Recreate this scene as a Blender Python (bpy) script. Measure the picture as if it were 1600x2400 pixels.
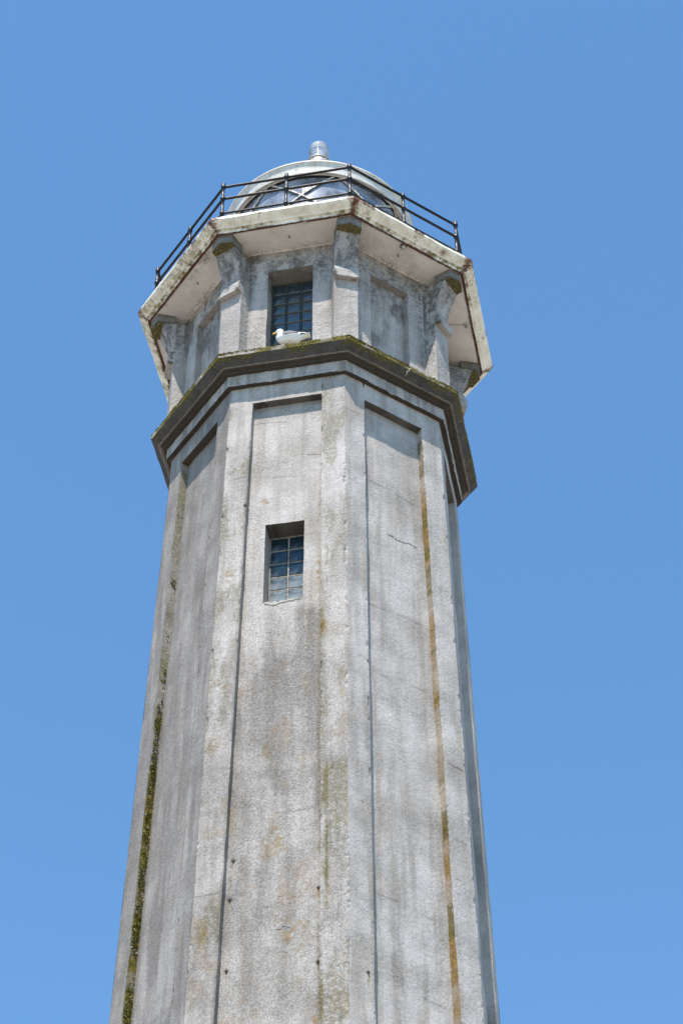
import bpy, math, random
import numpy as np
from mathutils import Matrix, Vector

random.seed(7)
rng = np.random.default_rng(7)
R_ = math.radians
for o in list(bpy.data.objects):
    bpy.data.objects.remove(o)
SC = bpy.context.scene
COL = SC.collection

# ------------------------------------------------------------------ camera
ZO = 1.6                                   # eye height; ground is z = 0
CAM_D, YAW, PITCH, ROLL, FPX = 23.975, 0.01677, 0.79353, -0.0001, 5227.3
cam = bpy.data.cameras.new('camera')
cam.sensor_fit = 'HORIZONTAL'
cam.sensor_width = 36.0
cam.lens = 36.0 * FPX / 1600.0
cam.clip_start, cam.clip_end = 0.1, 20000
camo = bpy.data.objects.new('camera', cam)
COL.objects.link(camo)
fw = Vector((math.sin(YAW) * math.cos(PITCH), math.cos(YAW) * math.cos(PITCH), math.sin(PITCH)))
rt = Vector((math.cos(YAW), -math.sin(YAW), 0))
up = rt.cross(fw)
r2 = math.cos(ROLL) * rt + math.sin(ROLL) * up
u2 = -math.sin(ROLL) * rt + math.cos(ROLL) * up
m = Matrix((r2, u2, -fw)).transposed().to_4x4()
m.translation = Vector((0, -CAM_D, ZO))
camo.matrix_world = m
SC.camera = camo

# ------------------------------------------------------------------ sky, sun, exposure
SUN_EL, SUN_AZ = R_(65.6), R_(-14.2)       # azimuth from -Y (towards the camera), positive to the right
sd = Vector((math.sin(SUN_AZ) * math.cos(SUN_EL), -math.cos(SUN_AZ) * math.cos(SUN_EL), math.sin(SUN_EL)))
W = bpy.data.worlds.new('World')
SC.world = W
W.use_nodes = True
wn = W.node_tree
wn.nodes.clear()
sky = wn.nodes.new('ShaderNodeTexSky')
sky.sky_type = 'NISHITA'
sky.sun_disc = False
sky.sun_elevation = SUN_EL
sky.sun_rotation = math.atan2(sd.x, sd.y)
sky.altitude = 0
sky.air_density = 1.0
sky.dust_density = 0.0
sky.ozone_density = 5.0
bg = wn.nodes.new('ShaderNodeBackground')
bg.inputs['Strength'].default_value = 0.15
wo = wn.nodes.new('ShaderNodeOutputWorld')
tint = wn.nodes.new('ShaderNodeMix')          # even white balance of the whole sky
tint.data_type, tint.blend_type = 'RGBA', 'MULTIPLY'
tint.inputs[0].default_value = 1
tint.inputs[7].default_value = (0.75, 0.975, 0.985, 1)
wn.links.new(sky.outputs[0], tint.inputs[6])
wn.links.new(tint.outputs[2], bg.inputs[0])
wn.links.new(bg.outputs[0], wo.inputs[0])
sl = bpy.data.lights.new('sun', 'SUN')
sl.energy = 4.8
sl.angle = R_(0.53)
sl.color = (1.0, 0.925, 0.845)
slo = bpy.data.objects.new('sun', sl)
COL.objects.link(slo)
slo.location = (-20, -40, 90)
slo.rotation_euler = (-sd).to_track_quat('-Z', 'Y').to_euler()
SC.view_settings.view_transform = 'Standard'
SC.view_settings.look = 'None'
SC.view_settings.gamma = 1
SC.view_settings.use_curve_mapping = False
SC.view_settings.exposure = 0.75

# ------------------------------------------------------------------ helpers
PHI = -1.3881                              # azimuth of octagon corner 0 (front-left silhouette)
S8, C8, T8 = math.sin(math.pi / 8), math.cos(math.pi / 8), math.tan(math.pi / 8)


def fvec(k):
    a = PHI + (k + .5) * math.pi / 4
    return (np.array([math.sin(a), -math.cos(a), 0.]), np.array([math.cos(a), math.sin(a), 0.]))


def cvec(k):
    a = PHI + k * math.pi / 4
    return (np.array([math.sin(a), -math.cos(a), 0.]), np.array([math.cos(a), math.sin(a), 0.]))


def vnoise(P, scale, seed=0):
    """value noise 0..1, vectorised; P (N,3)"""
    p = np.asarray(P, float) * scale + 1000.0 + seed * 37.31
    i = np.floor(p).astype(np.int64)
    f = p - i
    f = f * f * (3 - 2 * f)

    def h(a, b, c):
        n = (a * 374761393 + b * 668265263 + c * 2147483647 + seed * 974711) & 0xffffffff
        n = ((n ^ (n >> 13)) * 1274126177) & 0xffffffff
        n = ((n ^ (n >> 16)) * 2246822519) & 0xffffffff
        return ((n ^ (n >> 15)) & 0xffffff) / float(0xffffff)
    r = 0
    for dx in (0, 1):
        wx = f[:, 0] if dx else 1 - f[:, 0]
        for dy in (0, 1):
            wy = f[:, 1] if dy else 1 - f[:, 1]
            for dz in (0, 1):
                wz = f[:, 2] if dz else 1 - f[:, 2]
                r = r + wx * wy * wz * h(i[:, 0] + dx, i[:, 1] + dy, i[:, 2] + dz)
    return r


def fbm(P, scale, seed=0, oct=4):
    r, a, t = 0, 1., 0
    for o in range(oct):
        r = r + a * vnoise(P, scale * 2 ** o, seed + o)
        t += a
        a *= .55
    return r / t


def sst(a, b, x):
    t = np.clip((x - a) / (b - a), 0, 1)
    return t * t * (3 - 2 * t)


class MB:
    """collects grids and loose polygons into ONE mesh"""

    def __init__(s):
        s.V, s.Q, s.T, s.n = [], [], [], 0
        s.K, s.U, s.Z, s.R = [], [], [], []

    def add(s, V, Q, k=0, U=None, Z=None, reg=0):
        V = np.asarray(V, float).reshape(-1, 3)
        Q = [tuple(int(i) + s.n for i in q) for q in Q] if not isinstance(Q, np.ndarray) else Q + s.n
        if isinstance(Q, np.ndarray):
            s.Q.append(Q)
        else:
            s.T += Q
        s.V.append(V)
        s.n += len(V)
        s.K.append(np.full(len(V), k))
        s.U.append(np.zeros(len(V)) if U is None else U)
        s.Z.append(V[:, 2].copy() if Z is None else Z)
        s.R.append(np.full(len(V), reg))

    def pgrid(s, P, k=0, U=None, reg=0, closed=False):
        """P (nz,nu,3)"""
        nz, nu = P.shape[:2]
        a = np.arange(nz * nu).reshape(nz, nu)
        if closed:
            a = np.concatenate([a, a[:, :1]], 1)
        Q = np.stack([a[:-1, :-1], a[:-1, 1:], a[1:, 1:], a[1:, :-1]], -1).reshape(-1, 4)
        s.add(P.reshape(-1, 3), Q, k, None if U is None else U.reshape(-1), None, reg)

    def fgrid(s, k, U, Z, N, reg=0):
        """face-local grid: U along the face, Z height, N distance from the axis"""
        U, Z, N = np.broadcast_arrays(np.asarray(U, float), np.asarray(Z, float), np.asarray(N, float))
        n, t = fvec(k)
        P = U[..., None] * t + N[..., None] * n + Z[..., None] * np.array([0, 0, 1.])
        s.pgrid(P, k, U, reg)

    def box(s, c, sx, sy, sz, M=None):
        c = np.asarray(c, float)
        V = np.array([[x, y, z] for x in (-.5, .5) for y in (-.5, .5) for z in (-.5, .5)]) * np.array([sx, sy, sz])
        if M is not None:
            V = V @ np.asarray(M).T
        s.add(V + c, [(0, 1, 3, 2), (4, 6, 7, 5), (0, 4, 5, 1), (2, 3, 7, 6), (0, 2, 6, 4), (1, 5, 7, 3)])

    def lathe(s, prof, seg=24, o=(0, 0, 0), reg=0):
        th = np.linspace(0, 2 * math.pi, seg, endpoint=False)
        P = np.array([[[r * math.cos(t) + o[0], r * math.sin(t) + o[1], z + o[2]] for t in th] for r, z in prof])
        s.pgrid(P, reg=reg, closed=True)

    def tube(s, a, b, r, seg=10, caps=True):
        a, b = np.asarray(a, float), np.asarray(b, float)
        d = b - a
        d /= np.linalg.norm(d)
        x = np.cross(d, [0, 0, 1.] if abs(d[2]) < .9 else [1., 0, 0])
        x /= np.linalg.norm(x)
        y = np.cross(d, x)
        th = np.linspace(0, 2 * math.pi, seg, endpoint=False)
        ring = np.array([x * math.cos(t) + y * math.sin(t) for t in th])
        P = np.array([a + ring * r, b + ring * r])
        s.pgrid(P[:, ::-1], closed=True)
        if caps:
            s.add(P[0], [tuple(range(seg))])
            s.add(P[1], [tuple(range(seg))[::-1]])

    def arrays(s):
        return np.concatenate(s.V), np.concatenate(s.K), np.concatenate(s.U), np.concatenate(s.Z), np.concatenate(s.R)

    def build(s, name, mat, parent=None, V=None, mask=None, smooth=False, origin=None):
        V = np.concatenate(s.V) if V is None else V
        V = V + np.array([0, 0, ZO])
        if origin is not None:
            V = V - np.asarray(origin) - np.array([0, 0, ZO])
        me = bpy.data.meshes.new(name)
        quads = np.concatenate(s.Q) if s.Q else np.zeros((0, 4), np.int64)
        loops = [quads.reshape(-1)]
        tot = [np.full(len(quads), 4)]
        if s.T:
            loops.append(np.array([i for q in s.T for i in q]))
            tot.append(np.array([len(q) for q in s.T]))
        loops = np.concatenate(loops).astype(np.int32)
        tot = np.concatenate(tot).astype(np.int32)
        st = np.concatenate([[0], np.cumsum(tot)[:-1]]).astype(np.int32)
        me.vertices.add(len(V))
        me.vertices.foreach_set('co', V.astype(np.float32).reshape(-1))
        me.loops.add(len(loops))
        me.loops.foreach_set('vertex_index', loops)
        me.polygons.add(len(tot))
        me.polygons.foreach_set('loop_start', st)
        me.update(calc_edges=True)
        me.validate()
        if smooth:
            me.shade_smooth()
        else:
            me.shade_flat()
        if mask is not None:
            at = me.attributes.new('mask', 'FLOAT_COLOR', 'POINT')
            at.data.foreach_set('color', np.clip(mask, 0, 1).astype(np.float32).reshape(-1))
        me.materials.append(MAT[mat] if isinstance(mat, str) else mat)
        o = bpy.data.objects.new(name, me)
        COL.objects.link(o)
        if origin is not None:
            o.location = (origin[0], origin[1], origin[2] + ZO)
        if parent is not None:
            o.parent = parent
        return o


# ------------------------------------------------------------------ materials
MAT = {}


class NT:
    def __init__(s, name):
        s.m = bpy.data.materials.new(name)
        s.m.use_nodes = True
        s.t = s.m.node_tree
        s.t.nodes.clear()
        s.out = s.t.nodes.new('ShaderNodeOutputMaterial')
        MAT[name] = s.m
        s.tc = s.t.nodes.new('ShaderNodeTexCoord').outputs['Object']

    def n(s, typ, **kw):
        x = s.t.nodes.new(typ)
        for k, v in kw.items():
            setattr(x, k, v)
        return x

    def L(s, a, b):
        s.t.links.new(a, b)

    def noise(s, scale, detail=4, rough=.6, vec=None, stretch=None):
        v = vec or s.tc
        if stretch:
            mp = s.n('ShaderNodeMapping')
            mp.inputs['Scale'].default_value = stretch
            s.L(v, mp.inputs[0])
            v = mp.outputs[0]
        x = s.n('ShaderNodeTexNoise')
        x.inputs['Scale'].default_value = scale
        x.inputs['Detail'].default_value = detail
        x.inputs['Roughness'].default_value = rough
        s.L(v, x.inputs['Vector'])
        return x.outputs['Fac']

    def ramp(s, f, lo, hi):
        x = s.n('ShaderNodeMapRange')
        x.inputs[1].default_value = lo
        x.inputs[2].default_value = hi
        x.interpolation_type = 'SMOOTHSTEP'
        s.L(f, x.inputs[0])
        return x.outputs[0]

    def mth(s, op, a, b=None):
        x = s.n('ShaderNodeMath', operation=op)
        for i, v in enumerate((a, b)):
            if v is None:
                continue
            if isinstance(v, (int, float)):
                x.inputs[i].default_value = v
            else:
                s.L(v, x.inputs[i])
        return x.outputs[0]

    def mix(s, f, a, b, blend='MIX'):
        x = s.n('ShaderNodeMix', data_type='RGBA', blend_type=blend)
        for i, v in ((0, f), (6, a), (7, b)):
            if isinstance(v, (int, float)):
                x.inputs[i].default_value = v
            elif isinstance(v, tuple):
                x.inputs[i].default_value = (*v, 1)
            else:
                s.L(v, x.inputs[i])
        return x.outputs[2]

    def bsdf(s, col, rough=.8, metal=0, spec=.3, bump=None, bstr=.3, bdist=.01, **kw):
        b = s.n('ShaderNodeBsdfPrincipled')
        if isinstance(col, tuple):
            b.inputs['Base Color'].default_value = (*col, 1)
        else:
            s.L(col, b.inputs['Base Color'])
        if isinstance(rough, (int, float)):
            b.inputs['Roughness'].default_value = rough
        else:
            s.L(rough, b.inputs['Roughness'])
        b.inputs['Metallic'].default_value = metal
        b.inputs['Specular IOR Level'].default_value = spec
        for k, v in kw.items():
            b.inputs[k].default_value = v
        if bump is not None:
            bp = s.n('ShaderNodeBump')
            bp.inputs['Strength'].default_value = bstr
            bp.inputs['Distance'].default_value = bdist
            s.L(bump, bp.inputs['Height'])
            s.L(bp.outputs[0], b.inputs['Normal'])
        return b

    def done(s, b):
        s.L(b.outputs[0], s.out.inputs[0])
        return s.m


def mask_nodes(t):
    at = t.n('ShaderNodeAttribute', attribute_name='mask')
    sp = t.n('ShaderNodeSeparateColor')
    t.L(at.outputs['Color'], sp.inputs[0])
    return sp.outputs[0], sp.outputs[1], sp.outputs[2], at.outputs['Alpha']


def concrete(name, pale, mid):
    """weathered rendered concrete; mask: r grime and painted shade, g moss, b rust, a exposed aggregate"""
    t = NT(name)
    dk, ms, ru, ag = mask_nodes(t)
    big = t.noise(1.1, 5, .62)
    strk = t.noise(1.0, 4, .6, stretch=(7, 7, .55))
    g1 = t.noise(46, 3, .75)
    g2 = t.noise(95, 2, .7)
    med = t.noise(6, 5, .65)
    c = t.mix(t.ramp(big, .36, .74), pale, mid)
    c = t.mix(t.mth('MULTIPLY', t.ramp(strk, .43, .68), .62), c, (.265, .228, .188))
    c = t.mix(t.mth('MULTIPLY', t.ramp(med, .50, .75), .20), c, (.36, .31, .24))
    # soft grain everywhere, stronger where aggregate is exposed
    amt = t.mth('ADD', t.mth('MULTIPLY', ag, .66), .16)
    g0 = t.noise(24, 3, .7)
    c = t.mix(t.mth('MULTIPLY', t.ramp(g0, .48, .68), t.mth('MULTIPLY', amt, .55)), c, (.17, .15, .13))
    c = t.mix(t.mth('MULTIPLY', t.ramp(g1, .40, .70), amt), c, (.15, .132, .115))
    c = t.mix(t.mth('MULTIPLY', t.ramp(g2, .46, .70), amt), c, (.66, .63, .59))
    pit = t.ramp(t.noise(58, 2, .6), .665, .70)
    c = t.mix(t.mth('MULTIPLY', pit, t.mth('ADD', t.mth('MULTIPLY', ag, .55), .15)), c, (.07, .062, .055))
    # warm lichen tint inside the aggregate
    c = t.mix(t.mth('MULTIPLY', t.ramp(t.noise(8, 5, .75), .54, .72), t.mth('MULTIPLY', ag, .40)), c, (.38, .25, .15))
    # grime and painted shade
    gn = t.ramp(t.noise(38, 4, .75), .30, .66)
    inv = t.mth('SUBTRACT', 1.0, dk)
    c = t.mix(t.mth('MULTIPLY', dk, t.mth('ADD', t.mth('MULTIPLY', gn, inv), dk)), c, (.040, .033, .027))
    # rust
    rn = t.noise(22, 4, .7)
    rc = t.mix(t.ramp(rn, .38, .62), (.29, .185, .065), (.17, .11, .045))
    c = t.mix(t.mth('MULTIPLY', ru, t.ramp(t.mth('ADD', rn, t.mth('MULTIPLY', ru, .35)), .42, .72)), c, rc)
    # moss and lichen
    mn = t.noise(26, 4, .75)
    mc = t.mix(t.ramp(mn, .35, .62), (.165, .125, .016), (.042, .044, .011))
    mc = t.mix(t.ramp(t.noise(41, 2, .6), .64, .72), mc, (.55, .53, .46))
    c = t.mix(t.mth('MULTIPLY', ms, t.ramp(t.mth('ADD', t.noise(19, 4, .7), t.mth('MULTIPLY', ms, .45)), .50, .75)), c, mc)
    bump = t.mth('ADD', t.mth('MULTIPLY', g1, .7), g2)
    return t.done(t.bsdf(c, .92, spec=.15, bump=bump, bstr=.45, bdist=.006))


concrete('concrete', (.515, .482, .458), (.300, .275, .254))
concrete('old_concrete', (.34, .325, .30), (.24, .225, .205))

t = NT('soffit_paint')
sm, sr, sx, sy = mask_nodes(t)
c = t.mix(t.ramp(t.noise(1.6, 5, .6), .35, .7), (.80, .75, .70), (.68, .63, .58))
c = t.mix(t.mth('MULTIPLY', t.ramp(t.noise(4.5, 5, .7), .50, .75), .40), c, (.42, .33, .24))
c = t.mix(t.mth('MULTIPLY', sm, t.ramp(t.noise(21, 4, .75), .34, .66)), c, (.075, .062, .05))
c = t.mix(t.mth('MULTIPLY', sr, t.ramp(t.noise(17, 4, .75), .44, .62)), c, (.24, .12, .05))
c = t.mix(t.ramp(t.noise(19, 3, .6), .72, .75), c, (.16, .08, .04))
t.done(t.bsdf(c, .75, spec=.25, bump=t.noise(9, 4, .6), bstr=.15, bdist=.01))


def painted_metal(name, base, base2):
    """flaking cream paint over rusting steel; mask: r rust, g ochre grime/algae, b bare rust edge"""
    t = NT(name)
    a, g, b, al = mask_nodes(t)
    c = t.mix(t.ramp(t.noise(5, 5, .65), .35, .68), base, base2)
    c = t.mix(t.mth('MULTIPLY', t.ramp(t.noise(34, 4, .8), .58, .68), .55), c, (.26, .16, .07))
    c = t.mix(t.mth('MULTIPLY', g, t.ramp(t.noise(11, 5, .7), .34, .62)), c, (.19, .135, .04))
    rn = t.noise(23, 5, .75)
    rust = t.mix(t.ramp(rn, .4, .62), (.17, .062, .022), (.055, .025, .014))
    c = t.mix(t.ramp(t.mth('ADD', t.mth('MULTIPLY', a, .62), t.mth('MULTIPLY', rn, .75)), .66, .90), c, rust)
    c = t.mix(b, c, rust)
    return t.done(t.bsdf(c, .6, spec=.35, bump=rn, bstr=.35, bdist=.008))


painted_metal('cream_paint', (.88, .83, .72), (.74, .68, .55))
painted_metal('white_paint', (.66, .65, .61), (.55, .54, .49))

t = NT('railing_iron')
rn = t.noise(30, 5, .75)
c = t.mix(t.ramp(rn, .52, .66), (.010, .0095, .0095), (.050, .022, .015))
c = t.mix(t.ramp(t.noise(55, 3, .7), .69, .75), c, (.16, .12, .09))
t.done(t.bsdf(c, .42, spec=.28, bump=rn, bstr=.3, bdist=.004))

t = NT('dark_rubber')
t.done(t.bsdf((.015, .016, .018), .5, spec=.4))
t = NT('dark_metal')
c = t.mix(t.ramp(t.noise(20, 4, .7), .4, .7), (.05, .045, .04), (.10, .06, .04))
t.done(t.bsdf(c, .6, spec=.4))
t = NT('grey_metal')
c = t.mix(t.ramp(t.noise(14, 4, .7), .35, .7), (.42, .42, .40), (.30, .29, .27))
t.done(t.bsdf(c, .45, metal=.3, spec=.5))
t = NT('beacon_grey')
c = t.mix(t.ramp(t.noise(14, 4, .7), .35, .7), (.34, .35, .33), (.24, .23, .20))
t.done(t.bsdf(c, .5, spec=.4))

# glass block: thick pale glass, dusty, sunlit rows painted paler, dark room behind
t = NT('block_glass')
ob = t.n('ShaderNodeObjectInfo')
oi = ob.outputs['Random']
scol = t.n('ShaderNodeSeparateColor')
t.L(ob.outputs['Color'], scol.inputs[0])
dust_sunlit = t.ramp(t.mth('ADD', t.noise(5, 3, .6), t.mth('MULTIPLY', scol.outputs[0], .45)), .52, 1.0)
c = t.mix(dust_sunlit, (.014, .030, .045), (.24, .27, .28))
c = t.mix(t.ramp(t.noise(90, 2, .6), .70, .76), c, (.55, .55, .52))
off = t.n('ShaderNodeCombineXYZ')
t.L(t.mth('MULTIPLY', oi, 40), off.inputs[0])
va = t.n('ShaderNodeVectorMath', operation='ADD')
t.L(t.tc, va.inputs[0])
t.L(off.outputs[0], va.inputs[1])
wave = t.noise(3.2, 3, .55, vec=va.outputs[0], stretch=(1, 1, 5))
t.done(t.bsdf(c, .08, spec=.5, bump=wave, bstr=.5, bdist=.02, IOR=1.5))
t = NT('block_glass_dark')
c = t.mix(t.ramp(t.noise(15, 5, .75), .4, .8), (.012, .028, .040), (.05, .075, .085))
wave = t.noise(2.6, 3, .55, stretch=(1, 1, 6))
t.done(t.bsdf(c, .06, spec=.9, bump=wave, bstr=.4, bdist=.02, IOR=1.6))
t = NT('window_joint')
c = t.mix(t.ramp(t.noise(18, 5, .75), .4, .65), (.33, .315, .275), (.17, .14, .10))
t.done(t.bsdf(c, .85, spec=.2, bump=t.noise(40, 3, .7), bstr=.3))
t = NT('window_joint_dark')
c = t.mix(t.ramp(t.noise(18, 5, .75), .4, .7), (.045, .058, .048), (.10, .09, .06))
t.done(t.bsdf(c, .8, spec=.2))


def clear_glass(name, tint, refl, rough, diffuse=None, dmix=.0):
    t = NT(name)
    fr = t.n('ShaderNodeFresnel')
    fr.inputs[0].default_value = 1.52
    nb = t.n('ShaderNodeBump')
    nb.inputs['Strength'].default_value = .12
    nb.inputs['Distance'].default_value = .02
    t.L(t.noise(3.5, 4, .6), nb.inputs['Height'])
    tr = t.n('ShaderNodeBsdfTransparent')
    tr.inputs[0].default_value = (*tint, 1)
    gl = t.n('ShaderNodeBsdfGlossy')
    gl.inputs['Roughness'].default_value = rough
    t.L(nb.outputs[0], gl.inputs['Normal'])
    mx = t.n('ShaderNodeMixShader')
    t.L(t.mth('MINIMUM', t.mth('MULTIPLY', fr.outputs[0], refl), 1.0), mx.inputs[0])
    t.L(tr.outputs[0], mx.inputs[1])
    t.L(gl.outputs[0], mx.inputs[2])
    res = mx
    if diffuse:
        df = t.n('ShaderNodeBsdfDiffuse')
        t.L(t.mix(t.ramp(t.noise(9, 5, .75), .4, .75), diffuse, tuple(.6 * x for x in diffuse)), df.inputs[0])
        m2 = t.n('ShaderNodeMixShader')
        t.L(t.mth('MULTIPLY', t.ramp(t.noise(2.5, 5, .7), .25, .75), dmix), m2.inputs[0])
        t.L(mx.outputs[0], m2.inputs[1])
        t.L(df.outputs[0], m2.inputs[2])
        res = m2
    return t.done(res)


clear_glass('lantern_glass', (.50, .56, .64), 2.2, .20, (.42, .47, .57), .85)
clear_glass('globe_plastic', (.84, .87, .89), 1.4, .10, (.78, .80, .80), .52)

t = NT('moss_clump')
at = t.n('ShaderNodeAttribute', attribute_name='mask')
t.done(t.bsdf(at.outputs['Color'], .95, spec=.1, bump=t.noise(80, 3, .7), bstr=.6, bdist=.01))

t = NT('gull_feathers')
at = t.n('ShaderNodeAttribute', attribute_name='mask')
t.done(t.bsdf(at.outputs['Color'], .75, spec=.2, bump=t.noise(70, 3, .6, stretch=(.4, 1, 1)), bstr=.15, bdist=.003))
t = NT('gull_beak')
t.done(t.bsdf((.62, .36, .03), .4, spec=.4))
t = NT('gull_leg')
t.done(t.bsdf((.50, .30, .26), .6, spec=.3))
t = NT('gull_eye')
t.done(t.bsdf((.02, .02, .015), .1, spec=.6))

t = NT('filler')
t.done(t.bsdf(t.mix(t.noise(30, 3, .7), (.52, .47, .38), (.38, .33, .26)), .9, spec=.2))
t = NT('crack_dark')
t.done(t.bsdf((.13, .12, .11), .95, spec=.1))

t = NT('ground')
big = t.noise(.05, 5, .6)
c = t.mix(t.ramp(big, .35, .65), (.33, .30, .26), (.26, .235, .205))
c = t.mix(t.ramp(t.noise(1.2, 5, .7), .45, .7), c, (.22, .20, .175))
c = t.mix(t.ramp(t.noise(.011, 4, .6), .56, .66), c, (.15, .16, .09))
t.done(t.bsdf(c, .95, spec=.15, bump=t.noise(6, 5, .7), bstr=.5, bdist=.03))

# ------------------------------------------------------------------ ground
mb = MB()
gx = np.concatenate([-np.geomspace(6000, 8, 22), np.linspace(-6, 6, 7), np.geomspace(8, 6000, 22)])
X, Y = np.meshgrid(gx, gx)
mb.pgrid(np.stack([X, Y, np.full_like(X, -ZO)], -1))
g = mb.build('ground', 'ground')
g['kind'] = 'structure'
g['label'] = 'pale sandy concrete and dry grass ground around the lighthouse'

# ------------------------------------------------------------------ lighthouse
LH = bpy.data.objects.new('lighthouse', None)
COL.objects.link(LH)
LH['label'] = 'tall weathered grey concrete octagonal lighthouse with railed gallery and glass lantern'
LH['category'] = 'lighthouse'
LH.empty_display_size = 2


def displace(V, fine=.0016, big=.006, fs=38, bs=3.2):
    P = V.copy()
    for i in range(3):
        P[:, i] += fine * 2 * (vnoise(V, fs, 11 + i) - .5) + big * 2 * (vnoise(V, bs, 21 + i) - .5)
        P[:, i] += fine * 1.2 * (vnoise(V, fs * .45, 31 + i) - .5)
    return P


def seg(a, b, d):
    return np.linspace(a, b, max(2, int(math.ceil(abs(b - a) / d)) + 1))


def circ(z):
    return 2.2525 + .0224 * (25.014 - z)


PD = .12                                   # depth of the long recessed panels
ZP, ZT = 24.68, 25.10                      # panel head, shaft top
ZB = 11.5
WIN = (-.277, .277, 20.62, 22.137)         # lower window opening in the front panel


def shaft_face(mb, k, d, z0, zs_break):
    zs = np.concatenate([seg(a, b, d)[(0 if i == 0 else 1):] for i, (a, b) in enumerate(zip(zs_break[:-1], zs_break[1:]))])
    Z = zs[:, None]
    hw, ap = circ(Z) * S8, circ(Z) * C8
    pw = hw - .347
    lin = lambda a, b, n: a + (b - a) * np.linspace(0, 1, n)[None, :]
    n1 = max(2, int(.347 / d) + 1)
    lo = zs <= ZP + 1e-6
    mb.fgrid(k, lin(-hw, -pw, n1), Z, ap, 0)
    mb.fgrid(k, lin(pw, hw, n1), Z, ap, 0)
    hi = zs >= ZP - 1e-6
    n2 = max(2, int(1.1 / d) + 1)
    mb.fgrid(k, lin(-pw, pw, n2)[hi], Z[hi], ap[hi], 4)
    nd = max(2, int(PD / d) + 1)
    mb.fgrid(k, -pw[lo], Z[lo], lin(ap, ap - PD, nd)[lo], 2)
    mb.fgrid(k, pw[lo], Z[lo], lin(ap - PD, ap, nd)[lo], 3)
    zt = np.full((nd, 1), ZP)
    hwt, apt = circ(ZP) * S8, circ(ZP) * C8
    mb.fgrid(k, lin(np.array([[-(hwt - .347)]]), np.array([[hwt - .347]]), n2), zt, np.linspace(apt - PD, apt, nd)[:, None], 5)
    if k == 1 and d < .05:
        u0, u1, w0, w1 = WIN
        for (a, b, sel) in ((None, u0, lo), (u1, None, lo), (u0, u1, lo & (zs <= w0 + 1e-6)), (u0, u1, lo & (zs >= w1 - 1e-6))):
            A = -pw if a is None else np.full_like(pw, a)
            B = pw if b is None else np.full_like(pw, b)
            n = max(2, int(float((B - A).max()) / d) + 1)
            mb.fgrid(k, lin(A, B, n)[sel], Z[sel], (ap - PD)[sel], 1)
        sel = (zs >= w0 - 1e-6) & (zs <= w1 + 1e-6)
        gd = .33
        n = int(gd / d) + 1
        mb.fgrid(k, np.full_like(pw, u0)[sel], Z[sel], lin(ap - PD, ap - PD - gd, n)[sel], 6)
        mb.fgrid(k, np.full_like(pw, u1)[sel], Z[sel], lin(ap - PD - gd, ap - PD, n)[sel], 6)
        for w, rv in ((w0, 8), (w1, 7)):
            a = circ(w) * C8 - PD
            mb.fgrid(k, np.linspace(u0, u1, 28)[None, :], w, np.linspace(a - gd, a, n)[:, None], rv)
    else:
        mb.fgrid(k, lin(-pw, pw, n2)[lo], Z[lo], (ap - PD)[lo], 1)


ANCH = [(1, -.503, 16.288), (1, -.524, 15.714), (1, -.526, 14.698), (1, .553, 15.747), (1, .561, 14.689), (1, -.552, 22.481), (2, -.693, 14.51)]


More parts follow.
